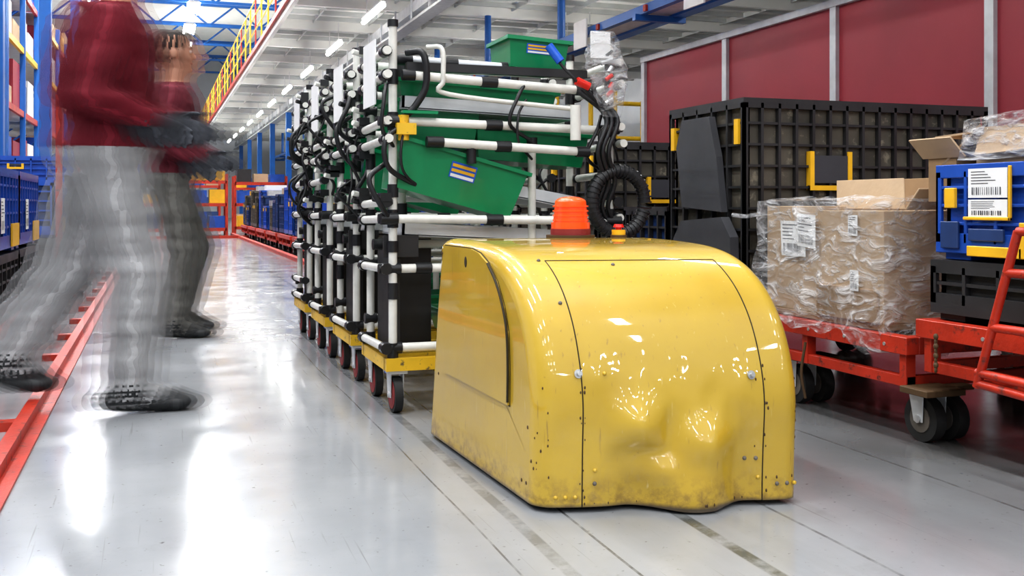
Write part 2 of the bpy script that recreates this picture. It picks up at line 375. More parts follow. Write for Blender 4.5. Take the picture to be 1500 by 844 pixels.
def lamp(x,y,z,w,l=1.5,wd=.14,tube=False):
    b=B()
    if tube and w<=0:
        b.box(x-.03,x+.03,y-l/2,y+l/2,z+.0,z+.03,'lamp_housing'); b.cyl((x,y-l/2,z-.05),(x,y+l/2,z-.05),.035,'tube_glow',n=8)
    else:
        b.box(x-wd/2-.03,x+wd/2+.03,y-l/2-.03,y+l/2+.03,z+.01,z+.07,'lamp_housing')
        if tube:
            for sx in (-1,1): b.cyl((x+sx*(wd/2+.06),y-l/2,z),(x+sx*(wd/2+.06),y+l/2,z),.03,'tube_glow',n=6)
    for dy in (-l/3,l/3): b.cyl((x,y+dy,z+.03),(x,y+dy,z+.35),.008,'lamp_housing',n=5)
    o=b.obj('ceiling_lamp')
    if w<=0: return
    ld=bpy.data.lights.new('tube','AREA'); ld.shape='RECTANGLE'; ld.size=wd; ld.size_y=l; ld.energy=w; ld.color=(.97,.985,1)
    lo=bpy.data.objects.new('tube_light',ld); lo.location=(x,y,z); S.collection.objects.link(lo); lo.parent=o
for i in range(13):
    lamp(3.1,4.4+i*3.6,3.7,0,tube=True)
    lamp(7.0,5.6+i*3.6,3.7,0,tube=True)
for i in range(11):
    for x in (-6,-2,1.2): lamp(x,1.5+i*4.5,7.7,190,2.2,.25,tube=(x>-5 and i>3))
for x in (-5,-2.8,-.6,1.6,3.8,6):
    for y in (-1.2,-3.6,-6,-8.4,-10.8,-13.2): lamp(x,y,5.2,34,.8,.13)
W=bpy.data.worlds.new('world'); S.world=W; W.use_nodes=True; nt=W.node_tree
bg=nt.nodes['Background']; bg.inputs['Color'].default_value=(.78,.88,1,1); bg.inputs['Strength'].default_value=.35
# ------------------------------------------------------------------ AGV
def agv():
    root=empty('automated_guided_vehicle',(0,0,0))
    prof=[(0,.006),(-.004,.15),(-.008,.27),(.012,.37),(.055,.465),(.125,.545),(.22,.602),(.34,.632),(.52,.643),(.70,.646),(.755,.644)]
    P=[Vector(p) for p in prof]; Q=[P[0]*2-P[1]]+P+[P[-1]*2-P[-2]]; D=[]
    for i in range(1,len(Q)-2):
        for k in range(9):
            t=k/9;a,bb,c,d=Q[i-1:i+3]; D.append(.5*((2*bb)+(-a+c)*t+(2*a-5*bb+4*c-d)*t*t+(-a+3*bb-3*c+d)*t**3))
    D+= [Vector(p) for p in ((.764,.642),(.771,.637),(.775,.629),(.825,.42),(.865,.2),(.90,.012))]
    n=len(D); nrm=[]
    for i in range(n):
        t=(D[min(i+1,n-1)]-D[max(i-1,0)]).normalized(); nrm.append(Vector((t.y,-t.x)))
    Wd=.668; FL=Vector((.866,2.292)); wx=Vector((.658,-.143)); ly=Vector((-.04,1.0))
    def world(s,y,z):
        p=FL+wx*s+ly*y; return Vector((p.x,p.y,z))
    def G(s,z,s0,z0,a,c): return math.exp(-((s-s0)/a)**2-((z-z0)/c)**2)
    def bulge(s,y,z,i):
        if i>80: return 0
        f=.050*G(s,z,.57,.03,.13,.10)-.022*G(s,z,.35,.05,.08,.11)-.022*G(s,z,.76,.05,.07,.12)
        f+=.036*G(s,z,.36,.205,.09,.060)+.036*G(s,z,.60,.17,.10,.060)+.020*G(s,z,.42,.10,.07,.035)
        f-=.014*G(s,z,.48,.19,.03,.05)+.012*G(s,z,.40,.145,.07,.015)
        f+=.018*math.sin(math.pi*max(0,min(1,s)))*max(0,1-z/.7)*.8
        if .17<s<.84 and z<.42: 
            k=min(1,(s-.17)/.05,(.84-s)/.05)*min(1,(.42-z)/.12)
            f+=k*.005*noise.noise(Vector((s*7,z*8,3)))+k*.0022*noise.noise(Vector((s*20,z*16,8)))
        return f
    r=.045; cols=[]; m=7
    for k in range(m+1):
        ph=math.pi/2*(1-k/m); cols.append((r*(1-math.sin(ph))/Wd, r*(1-math.cos(ph))))
    NS=100
    for k in range(1,NS): cols.append((r/Wd+(1-2*r/Wd)*k/NS,0))
    for k in range(m+1):
        ph=math.pi/2*(k/m); cols.append((1-r*(1-math.sin(ph))/Wd, r*(1-math.cos(ph))))
    def surf(s,i,off,out=0):
        p=D[i]+nrm[i]*(off-out); y=p.x-bulge(s,p.x,D[i].y,i)
        zb=.014-.010*G(s,.03,.57,.03,.13,.1)
        return world(s,y,max(p.y,zb))
    vs=[surf(s,i,off) for s,off in cols for i in range(n)]
    b=B(); C=len(cols)
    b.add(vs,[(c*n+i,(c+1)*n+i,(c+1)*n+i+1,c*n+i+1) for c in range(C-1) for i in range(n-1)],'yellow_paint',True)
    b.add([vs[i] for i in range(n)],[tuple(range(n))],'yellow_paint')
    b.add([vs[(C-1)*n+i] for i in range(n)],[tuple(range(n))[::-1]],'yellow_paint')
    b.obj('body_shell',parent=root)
    b=B(); q=[world(.05,.07,.02),world(.95,.07,.02),world(.95,.85,.02),world(.05,.85,.02)]
    b.add([p for p in q]+[p+Vector((0,0,.1)) for p in q],[(0,3,2,1),(4,5,6,7),(0,1,5,4),(1,2,6,5),(2,3,7,6),(3,0,4,7)],'black_plastic')
    for s in (.12,.88):
        for y in (.2,.7):
            c=world(s,y,.06); b.cyl(c-Vector((.02,0,0)),c+Vector((.02,0,0)),.06,'rubber',n=20)
    c=world(.5,.86,.25); b.box(c.x-.04,c.x+.04,c.y-.05,c.y+.16,.2,.24,'steel')
    b.obj('chassis',parent=root)
    b=B()
    idx=lambda zt: min(range(80),key=lambda i:abs(D[i].y-zt))
    it=idx(.603)
    for s0 in (.165,.845): b.path([surf(s0,i,0,.0002) for i in range(0,it+1)],.0016,'seam_and_shadow',n=6,sub=1)
    b.path([surf(.165+(.68)*k/40,it,0,.0002) for k in range(41)],.0016,'seam_and_shadow',n=6,sub=1)
    b.obj('panel_seams',parent=root)
    b=B()
    def stud(s,z,r1,col,h=.006):
        i=idx(z); p=surf(s,i,0); q=surf(s,i,0,h); b.cyl(p,q,r1,col,n=14)
        return p,q
    for s,z in ((.155,.34),(.80,.325)):
        p,q=stud(s,z,.011,'steel',.003); b.cyl(q,q+(q-p)*2.5,.006,'steel',n=6)
    for s,z in ((.07,.035),(.105,.035),(.14,.035),(.21,.11),(.21,.075),(.78,.115),(.82,.115),(.83,.075),(.9,.05),(.94,.05),(.97,.05),(.25,.34),(.14,.50),(.42,.59),(.14,.60)):
        c=surf(s,idx(z),0); b.ell(c,(.0055,.0055,.0055),'yellow_plain' if random.random()<.6 else 'dirty_hub',n=10,h=6)
    for k in range(60):
        s=random.choice((random.uniform(.0,.05),random.uniform(.155,.175),random.uniform(.84,.86),random.uniform(.97,1),random.uniform(0,1)))
        i=idx(random.uniform(.015,.35)) if not .2<s<.8 else idx(.015+random.random()*.01); sz=random.uniform(.001,.0028)
        off=0 if .08<s<.92 else r*(1-math.sqrt(max(0,1-(1-min(s,1-s)*Wd/r)**2)))
        b.ell(surf(s,i,off),(sz,sz,sz*1.8),'chip_dark',n=6,h=4)
    b.obj('fasteners',parent=root)
    pts=[(.69,.625),(.685,.236),(.15,.232),(.148,.33),(.155,.42),(.185,.485),(.235,.545),(.30,.590),(.37,.615),(.44,.625)]
    pts=[(y+.02,z) for y,z in pts]
    def side(y,z,o): p=world(0,y,z); return Vector((p.x-o,p.y-o*.05,p.z))
    cy=sum(p[0] for p in pts)/len(pts); cz=sum(p[1] for p in pts)/len(pts)
    b=B(); n2=len(pts)
    for sc,o0,o1,mt in ((1.014,-.002,.0012,'seam_and_shadow'),(1.0,-.002,.007,'yellow_paint')):  # dark backing outline: panel seam plus painted shadow of the ajar door
        A=[side(cy+(y-cy)*sc,cz+(z-cz)*sc,o0) for y,z in pts]; Z=[side(cy+(y-cy)*sc,cz+(z-cz)*sc,o1) for y,z in pts]
        b.add(A+Z,[tuple(range(n2,2*n2))]+[(i,(i+1)%n2,n2+(i+1)%n2,n2+i) for i in range(n2)],mt)
    c=side(.50,.585,.007); b.ell(c,(.002,.012,.016),'seam_and_shadow')
    b.path([side(.172,.24,.006),side(.170,.33,.006),side(.178,.42,.006),side(.208,.485,.006),side(.258,.545,.006),side(.320,.590,.006)],.0038,'seam_and_shadow')  # dark bead paints in the shadow along the door's open front edge
    for y,z in ((.74,.60),(.78,.22),(.06,.06),(.09,.06),(.05,.2)): b.ell(side(y,z,0),(.002,.005,.005),'chip_dark',n=8,h=5)
    b.obj('side_panel',parent=root)
    b=B(); c=Vector((1.245,2.98,.644))
    b.cyl(c,c+Vector((0,0,.010)),.078,'chip_dark',n=28); b.cyl(c+Vector((0,0,.010)),c+Vector((0,0,.03)),.064,'caster_red',n=28)
    z=c+Vector((0,0,.03))
    b.cyl(z,z+Vector((0,0,.02)),.062,'orange_lens',n=32); b.cyl(z+Vector((0,0,.02)),z+Vector((0,0,.085)),.056,'orange_lens',r2=.050,n=32)
    for k in range(4): b.cyl(z+Vector((0,0,.024+k*.015)),z+Vector((0,0,.029+k*.015)),.0575,'orange_lens',n=32)
    b.ell(z+Vector((0,0,.085)),(.050,.050,.018),'orange_lens',n=32,h=6,z0=0)
    b.obj('warning_beacon',parent=root)
    b=B(); c=Vector((1.39,2.93,.642)); b.cyl(c,c+Vector((0,0,.012)),.026,'chip_dark',n=20)
    b.cyl(c+Vector((0,0,.012)),c+Vector((0,0,.028)),.022,'yellow_latch',n=20); b.cyl(c+Vector((0,0,.028)),c+Vector((0,0,.036)),.010,'red_button',n=16)
    b.cyl(c+Vector((0,0,.036)),c+Vector((0,0,.046)),.018,'red_button',r2=.014,n=20)
    b.obj('emergency_stop_button',parent=root)
agv()
# ------------------------------------------------------------------ shared parts
def caster(b,x,y,zt,r,tm,hub='galv',w=.03):
    b.cyl((x-w/2,y,r),(x+w/2,y,r),r,tm,n=22); b.cyl((x-w/2-.003,y,r),(x+w/2+.003,y,r),r*.6,hub,n=18); b.cyl((x-w/2-.014,y,r),(x+w/2+.014,y,r),r*.18,'steel',n=8)
    for sx in (-1,1):
        xx=x+sx*(w/2+.008)
        b.add([(xx-.002,y-.02,r-.01),(xx-.002,y+.02,r-.01),(xx-.002,y+.045,zt-.01),(xx-.002,y-.025,zt-.01),(xx+.002,y-.02,r-.01),(xx+.002,y+.02,r-.01),(xx+.002,y+.045,zt-.01),(xx+.002,y-.025,zt-.01)],
              [(0,1,2,3),(4,7,6,5),(0,4,5,1),(1,5,6,2),(2,6,7,3),(3,7,4,0)],'galv')
    b.box(x-.035,x+.035,y-.04,y+.05,zt-.012,zt,'galv')
def bin_(b,M,w,d,h,m,taper=.82,label=False):
    o=b.M; b.M=o@M; t=.004
    def ringp(w,d,z): return [(-w/2,-d/2,z),(w/2,-d/2,z),(w/2,d/2,z),(-w/2,d/2,z)]
    wo,do=w*taper,d*taper
    vs=ringp(wo,do,0)+ringp(w,d,h)+ringp(w+.024,d+.024,h)+ringp(w+.024,d+.024,h-.014)+ringp(w-2*t,d-2*t,h)+ringp(wo-2*t,do-2*t,t)
    q=lambda a,c:[(a+i,a+(i+1)%4,c+(i+1)%4,c+i) for i in range(4)]
    b.add(vs,[(3,2,1,0)]+q(0,4)+q(4,12)+q(12,8)+q(8,16)+q(16,20)+[(20,21,22,23)],m)
    if label:
        yy=lambda z:-(do/2+(d-do)/2*z/h)-.002
        for x0,z0,x1,z1,mm,k in ((-.05,h*.48,.05,h*.80,'blue_blank',0),(-.045,h*.5,.045,h*.56,'paper',.001),(-.045,h*.60,.045,h*.66,'yellow_latch',.001),(-.045,h*.70,.045,h*.76,'yellow_latch',.001)):
            b.add([(x0,yy(z0)-k,z0),(x1,yy(z0)-k,z0),(x1,yy(z1)-k,z1),(x0,yy(z1)-k,z1)],[(0,1,2,3)],mm)
    b.M=o
def label(b,o,u,v,w,h,nrm):
    o=Vector(o);u=Vector(u);v=Vector(v);nrm=Vector(nrm)
    q=lambda a,c,e,g,k:[o+u*a+v*c+nrm*k,o+u*e+v*c+nrm*k,o+u*e+v*g+nrm*k,o+u*a+v*g+nrm*k]
    b.add(q(0,0,w,h,.002),[(0,1,2,3)],'paper')
    for k in range(5):
        z=h*(.9-.1*k); b.add(q(w*.08,z-h*.025,w*random.uniform(.4,.85),z,.003),[(0,1,2,3)],'ink')
    for k in range(14):
        x=w*(.1+.055*k); b.add(q(x,h*.1,x+w*random.uniform(.01,.035),h*.36,.003),[(0,1,2,3)],'ink')
# ------------------------------------------------------------------ tube carts
def cart(Y0,idx):
    rnd=random.Random(idx*11+3); b=B(); x0,x1=.80,1.655; y0,y1=Y0,Y0+.40
    for (a,c,d,e) in ((x0-.03,x1+.03,y0-.03,y0+.01),(x0-.03,x1+.03,y1-.01,y1+.03),(x0-.03,x0+.01,y0,y1),(x1-.01,x1+.03,y0,y1),(1.2,1.24,y0,y1)):
        b.box(a,c,d,e,.155,.200,'yellow_frame')
    b.box(x0,x1,y0+.12,y0+.15,.16,.195,'yellow_frame')
    for x in (x0+.015,x1-.015):
        for y in (y0+.02,y1-.04):
            caster(b,x,y,.155,.065,'rubber','caster_red'); b.cyl((x-.017,y,.065),(x+.017,y,.065),.052,'caster_red',n=20)
    b.cyl((x0-.01,y0+.04,.14),(x0-.01,y0+.04,.165),.012,'blue_blank',n=8)
    tb=lambda p,q,m='white_tube',r=.0155:b.cyl(p,q,r,m)
    def jt(p,ax,l=.05,r=.021):
        p=Vector(p);a=Vector(ax)*l/2; b.cyl(p-a,p+a,r,'black_joint',n=10)
    X=(1,0,0);Y=(0,1,0);Z=(0,0,1)
    tops={(x0,y0):1.39,(x0,y1):1.33+rnd.uniform(0,.08),(x1,y0):1.37,(x1,y1):1.36}
    for (x,y),zt in tops.items():
        tb((x,y,.2),(x,y,zt)); b.cyl((x,y,zt),(x,y,zt+.025),.02,'black_joint',n=10)
        for z in (.225,.44,.52,.60,.70,.80,.92,.985,1.05,1.21,1.29): 
            if z in (.225,.70,1.05,1.21) or rnd.random()<.4: jt((x,y,z),Z,rnd.uniform(.04,.07),.0205)
    for x,za,zb in ((1.345,.2,1.0),(1.02,.2,.53),(.88,.70,1.28)):
        yy=y0+(.03 if x!=.88 else .2); tb((x,yy,za),(x,yy,zb)); 
        for z in (za+.03,zb-.02): jt((x,yy,z),Z)
    for z0,z1,xa,xb,yo in ((.235,.235,x0,x1,0),(.70,.688,x0-.02,x1,-.03),(.52,.52,x0,1.05,0),(.975,.95,x0+.14,x1-.14,-.06),(1.05,1.035,x0,x1-.03,-.03),(1.215,1.185,x0+.05,x1-.13,-.03),(.30,.30,x0,x1,.4)
                            ,(.52,.52,x0,x1,.4),(.78,.76,x0,x1,.4),(1.12,1.10,x0,x1,.4),(1.30,1.30,x0,x1,.4),(.60,.60,x0,x1,.2),(1.28,1.27,x0+.05,1.25,.05)):
        m='galv' if z0==1.28 else 'white_tube'
        tb((xa,y0+yo,z0),(xb,y0+yo,z1),m,.0165)
        for t in ((0,.45,1) if yo<.1 else (0,1)): jt((xa+(xb-xa)*t,y0+yo,z0+(z1-z0)*t),X,rnd.uniform(.045,.065))
    for x in (x0,x1):
        for z,e in ((.235,0),(.33,0),(.52,.02),(.70,.04),(.76,0),(.87,.02),(.985,.07),(1.05,.05),(1.215,.05),(1.30,.04)):
            if z in (.33,.76,.87) and rnd.random()<.5: continue
            sx=x-.028 if x==x0 else x+.028
            tb((sx,y0-e,z),(sx,y1+.02,z-.01)); jt((sx,y0-.0,z),Y,.05); jt((sx,y1,z-.01),Y,.05)
            if rnd.random()<.5: jt((sx,y0-.0,z),X,.05,.018)
    for k in range(8):
        z=rnd.uniform(.75,1.35); y=rnd.choice((y0,y1)); b.box(x0-.05,x0-.01,y-.03,y+.03,z,z+.03,'black_joint')
        b.cyl((x0-.03,y,z),(x0-.075,y-.02,z+.01),.011,'white_tube' if k%2 else 'black_joint',n=8)
    b.box(x0+.05,x1-.1,y0-.015,y0+.02,1.235,1.265,'black_plastic')
    b.box(x0+.02,x0+.035,y0+.04,y1-.04,.22,.62,'black_plastic'); b.box(x0+.04,x0+.2,y0+.22,y0+.235,.22,.62,'black_plastic')
    b.box(x0-.03,x0+.10,y0+.02,y0+.03,.56,.64,'black_plastic')
    for z,an in ((.80,10),(1.10,2),(.63,3)):
        M=T(1.22,y0+.2,z)@R(an,'Y'); o=b.M;b.M=M
        b.box(-.38,.30,-.17,-.16,-.01,.035,'galv');b.box(-.38,.30,.16,.17,-.01,.035,'galv'); b.box(-.38,.30,-.17,.17,-.012,-.006,'galv'); b.box(-.38,-.37,-.17,.17,-.01,.035,'galv')
        b.M=o
    bin_(b,T(1.025,y0+.12,.755)@R(15,'Y'),.49,.30,.185,'green_bin',.90,True)
    bin_(b,T(1.36,y0+.22,.91)@R(4,'Y'),.46,.3,.13,'green_bin',.92)
    bin_(b,T(.98,y0+.22,.97)@R(5,'Y'),.32,.30,.16,'green_bin',.92)
    bin_(b,T(1.14,y0+.20,1.10)@R(3,'Y'),.62,.30,.10,'green_bin',.94)
    bin_(b,T(1.30,y0+.22,.26),.55,.28,.09,'green_bin',.92)
    if idx!=1: bin_(b,T(1.36,y0+.12,1.265)@R(3,'Y'),.24,.24,.115,'green_bin',.9,True)
    for k in range(34):
        x=rnd.uniform(.9,1.40);y=y0+rnd.uniform(.08,.33); a=rnd.uniform(0,3.14)
        b.cyl((x,y,1.195),(x+.07*math.cos(a),y+.07*math.sin(a),1.208),.012,rnd.choice(('steel','black_joint','galv')),n=8)
    for k in range(12):
        sx=rnd.choice((x0-.02,x1-.05,x0+.05,1.3,x1,x0-.03,x0-.03)); z=rnd.uniform(.85,1.3); y=y0-.03
        b.path([(sx,y,z),(sx-.05+rnd.uniform(-.05,.05),y-.03,z-.06),(sx+rnd.uniform(-.08,.03),y-.03,z-.16),(sx+.03,y+.02,z-.22)],rnd.choice((.005,.007,.010)),'black_joint')
    b.path([(x0+.05,y0,1.30),(x0+.10,y0-.05,1.29),(x0+.11,y0-.05,1.18),(x0+.07,y0-.04,1.10),(x0+.03,y0-.03,1.06)],.013,'black_joint')
    b.path([(x0+.12,y0-.02,1.32),(x0+.17,y0-.05,1.31),(x0+.175,y0-.05,1.2),(x0+.2,y0-.04,1.15),(1.5,y0-.05,1.11)],.009,'white_tube')
    b.box(x0-.045,x0-.04,y0+.10,y0+.32,1.12,1.36,'paper')
    return b
for i in range(4):
    b=cart(3.57+i*.70,i)
    if i==0:
        for dx in (0,.02,.045):
            b.path([(1.50+dx,3.52,1.18),(1.60+dx,3.48,1.08),(1.56+dx,3.47,.95),(1.60+dx,3.50,.84),(1.58+dx,3.52,.74),(1.63+dx,3.54,.66)],.009,'black_joint')
        b.path([(1.66+.11*math.cos(a),3.50,.76+.12*math.sin(a)) for a in [k*.5 for k in range(13)]],.024,'black_plastic',n=10)
        for k in range(40):
            a=k*.157; p=Vector((1.66+.11*math.cos(a),3.50,.76+.12*math.sin(a))); t=Vector((-math.sin(a),0,math.cos(a)*1.05)).normalized()*.003
            b.cyl(p-t,p+t,.028,'black_joint',n=10)
        b.path([(1.38,3.5,1.33),(1.42,3.47,1.26),(1.48,3.46,1.20),(1.58,3.48,1.12)],.006,'black_joint')
        b.cyl((1.37,3.49,1.34),(1.41,3.47,1.28),.017,'blue_blank'); b.cyl((1.47,3.46,1.21),(1.52,3.46,1.19),.016,'red_button')
        b.cyl((1.47,3.47,.99),(1.47,3.47,1.12),.02,'white_tube'); b.cyl((1.08,3.52,.90),(1.08,3.52,.98),.018,'black_joint')
        b.cyl((.83,3.53,.98),(.83,3.53,1.07),.02,'yellow_frame'); b.box(.80,.87,3.50,3.53,1.0,1.04,'yellow_frame')
        b.box(.82,.95,3.5,3.53,1.075,1.085,'green_bin')
    b.obj('tube_rack_cart')
b=B(); n=16
vs=[];H=12
for j in range(H+1):
    t=j/H; z=1.40-.32*t; w=.035+.045*math.sin(math.pi*min(1,t*.9+.1))
    for i in range(n):
        a=2*math.pi*i/n; k=1+.25*noise.noise(Vector((math.cos(a)*2,math.sin(a)*2,t*6)))
        vs.append((1.58+w*math.cos(a)*k+.04*t,3.47+w*.5*math.sin(a)*k,z))
b.add(vs,[(j*n+i,j*n+(i+1)%n,(j+1)*n+(i+1)%n,(j+1)*n+i) for j in range(H) for i in range(n)],'wrap',True)
for k in range(7): b.cyl((1.58+random.uniform(-.02,.03),3.47,1.13+k*.03),(1.62,3.47,1.15+k*.03),.008,random.choice(('red_button','steel','black_joint')),n=8)
b.box(1.53,1.61,3.465,3.470,1.30,1.40,'paper')
b.obj('hanging_parts_bag')
# ------------------------------------------------------------------ crates
def crate(x0,x1,y0,y1,z0,z1,m='black_rib',rm='black_plastic',nx=10,ny=6,nz=5,latches=True,name='bulk_container',holes=False):
    b=B(); t=.02; d=.022
    b.box(x0+d,x1-d,y0+d,y1-d,z0+.03,z0+.06,m)
    for a in ((x0+d,x0+d+t,y0+d,y1-d),(x1-d-t,x1-d,y0+d,y1-d),(x0+d,x1-d,y0+d,y0+d+t),(x0+d,x1-d,y1-d-t,y1-d)): b.box(*a,z0+.04,z1-.01,m)
    for a in ((x0,x0+.05,y0,y1),(x1-.05,x1,y0,y1),(x0+.05,x1-.05,y0,y0+.05),(x0+.05,x1-.05,y1-.05,y1)):
        b.box(*a,z1-.04,z1,rm); b.box(*a,z0+.02,z0+.08,rm)
    hh=z1-z0
    for k in range(nx+1):
        x=x0+(x1-x0-.012)*k/nx
        for yy in (y0,y1-d): b.box(x,x+.012,yy,yy+d,z0+.05,z1-.02,rm)
    for k in range(ny+1):
        y=y0+(y1-y0-.012)*k/ny
        for xx in (x0,x1-d): b.box(xx,xx+d,y,y+.012,z0+.05,z1-.02,rm)
    for k in range(1,nz):
        z=z0+.05+(hh-.07)*k/nz
        b.box(x0+.003,x1-.003,y0+.003,y0+d,z,z+.010,rm); b.box(x0+.003,x1-.003,y1-d,y1-.003,z,z+.010,rm)
        b.box(x0+.003,x0+d,y0+.003,y1-.003,z,z+.010,rm); b.box(x1-d,x1-.003,y0+.003,y1-.003,z,z+.010,rm)
    for fx in (x0+.02,(x0+x1)/2-.05,x1-.12):
        for fy in (y0+.02,y1-.12): b.box(fx,fx+.1,fy,fy+.1,z0,z0+.04,rm)
    if latches:
        xm=x0+(x1-x0)*.25; w=(x1-x0)*.15
        zz=z0+hh*.56
        for xx in (xm,xm+w): b.box(xx,xx+.02,y0-.008,y0+.02,zz,zz+hh*.19,'yellow_latch')
        b.box(xm,xm+w,y0-.006,y0+.01,zz+.0,zz+.02,'yellow_latch'); b.box(xm+.02,xm+w,y0-.004,y0+.02,zz+.03,zz+hh*.17,'ink')
        b.box(x0-.008,x0+.02,y0+.03,y0+.06,z1-hh*.22,z1-hh*.10,'yellow_latch'); b.box(x0-.008,x0+.02,y1-.06,y1-.03,z1-hh*.22,z1-hh*.10,'yellow_latch')
    return b,name
def wagon(x0,x1,y0,y1,zt,r=.075,ia=.14,ib=.14):
    b=B(); h=.055
    for a in ((x0,x0+.05,y0,y1),(x1-.05,x1,y0,y1),(x0+.05,x1-.05,y0,y0+.05),(x0+.05,x1-.05,y1-.05,y1)): b.box(*a,zt-h,zt,'red_paint')
    b.box(x0+.05,x1-.05,y0+.05,y1-.05,zt-.03,zt-.01,'chip_dark')
    for a in ((x0+.02,x0+.05,y0+.02,y1-.02),(x1-.05,x1-.02,y0+.02,y1-.02),(x0+.02,x1-.02,y0+.02,y0+.05),(x0+.02,x1-.02,y1-.05,y1-.02)): b.box(*a,zt-.16,zt-.125,'red_paint')
    ny=max(2,int((y1-y0)/.5))
    for k in range(ny+1):
        y=y0+.02+(y1-y0-.07)*k/ny; b.box(x0+.015,x0+.055,y,y+.03,zt-.16,zt-.02,'red_paint'); b.box(x1-.055,x1-.015,y,y+.03,zt-.16,zt-.02,'red_paint')
    for x in (x0+.1,x1-.1):
        for y in (y0+ia,y1-ib): 
            rr_=min(r,(zt-.19)/2)
            caster(b,x,y,zt-.16,rr_,'rubber','dirty_hub',.04); caster(b,x+.09,y,zt-.16,rr_,'rubber','dirty_hub',.04)
            b.box(x-.05,x+.14,y-.06,y+.06,zt-.17,zt-.155,'chip_dark')
    for k in range(int((y1-y0)/.2)): b.cyl((x0-.003,y0+.1+k*.2,zt-.03),(x0+.01,y0+.1+k*.2,zt-.03),.006,'steel',n=8)
    return b
b=wagon(2.2,3.45,2.56,4.16,.335,ia=.03,ib=.9)
b.cyl((2.19,3.3,.2),(2.15,3.15,.05),.008,'chip_dark',n=6)
b.box(2.19,2.34,2.46,2.58,.165,.185,'chip_dark'); 
b.path([(2.18,3.05,.26),(2.17,3.06,.15),(2.18,3.05,.06)],.005,'chip_dark'); b.obj('tow_wagon',bevel=.003)
b=wagon(2.2,3.45,1.35,2.52,.40,r=.085,ia=.1,ib=.62)
for (p,q) in (((2.12,2.19,.25),(2.12,2.05,.68)),((2.12,1.93,.25),(2.12,1.88,.68)),((2.12,2.05,.68),(2.12,1.88,.68)),((2.12,2.135,.42),(2.12,1.91,.42)),((2.12,2.19,.26),(2.12,1.75,.24)),((2.12,2.19,.29),(2.12,1.75,.28)),((2.12,2.17,.26),(2.24,2.17,.26)),((2.12,1.93,.26),(2.24,1.93,.26)),((2.12,2.09,.57),(2.12,1.89,.57))):
    b.cyl(p,q,.012,'red_paint')
for k in range(8): b.ell((2.17,2.40,.36-k*.014),(.006,.004 if k%2 else .009,.010),'chip_dark',n=8,h=5)
b.obj('tow_wagon',bevel=.003)
b,nm=crate(2.21,3.45,3.5,4.12,.337,1.18,nx=15,ny=5,nz=9)
def plate(pts,x,t,m): 
    n=len(pts); b.add([(x,y,z) for y,z in pts]+[(x+t,y,z) for y,z in pts],[tuple(range(n)),tuple(range(n,2*n))[::-1]]+[(i,(i+1)%n,n+(i+1)%n,n+i) for i in range(n)],m)
plate([(3.52,.38),(4.03,.38),(4.0,.60),(3.93,.68),(3.60,.70),(3.53,.62)],2.165,.04,'grey_panel')
plate([(3.62,.72),(3.95,.74),(4.0,1.0),(3.95,1.12),(3.72,1.12),(3.66,.95)],2.18,.03,'grey_panel')
b.obj(nm)
b,nm=crate(2.25,2.80,4.22,4.68,.337,.74,m='navy_crate',rm='black_plastic',nx=8,ny=5,nz=4,latches=False,name='plastic_crate'); b.obj(nm)
b,nm=crate(2.21,3.45,4.95,5.60,.337,1.09,nx=14,ny=5,nz=8); b.obj(nm)
b,nm=crate(2.21,3.45,6.2,6.9,.337,1.12,nx=12,ny=5,nz=8); b.obj(nm)
wagon(2.2,3.45,4.2,5.65,.335).obj('tow_wagon'); wagon(2.2,3.45,5.8,7.1,.335).obj('tow_wagon')
b,nm=crate(2.24,2.95,1.72,2.50,.402,.583,m='black_plastic',rm='black_plastic',nx=8,ny=6,nz=2,latches=False,name='plastic_pallet'); b.obj(nm)
b,nm=crate(2.25,2.85,1.80,2.49,.585,.87,m='blue_crate',rm='blue_crate',nx=8,ny=6,nz=4,latches=False,name='plastic_crate')
label(b,(2.247,2.353,.77),(0,-1,0),(0,0,1),.145,.085,(-1,0,0)); label(b,(2.247,2.353,.715),(0,-1,0),(0,0,1),.145,.05,(-1,0,0))
b.box(2.240,2.25,2.195,2.37,.705,.715,'yellow_latch');b.box(2.240,2.25,2.195,2.203,.705,.86,'yellow_latch')
b.box(2.236,2.25,2.40,2.44,.74,.80,'yellow_latch'); b.box(2.235,2.25,2.15,2.35,.60,.63,'yellow_latch'); b.box(2.235,2.25,2.04,2.16,.60,.70,'yellow_latch')
b.box(2.24,2.25,2.22,2.35,.645,.68,'navy_crate'); b.box(2.24,2.25,2.39,2.46,.62,.70,'navy_crate')
b.obj(nm,bevel=.002)
def flap(b,p,q,h,t=.006,m='cardboard'):
    p=Vector(p);q=Vector(q);h=Vector(h); n=(q-p).cross(h).normalized()*t
    vs=[p,q,q+h,p+h]; vs+= [v+n for v in vs]
    b.add(vs,[(0,1,2,3),(7,6,5,4),(0,4,5,1),(1,5,6,2),(2,6,7,3),(3,7,4,0)],m)
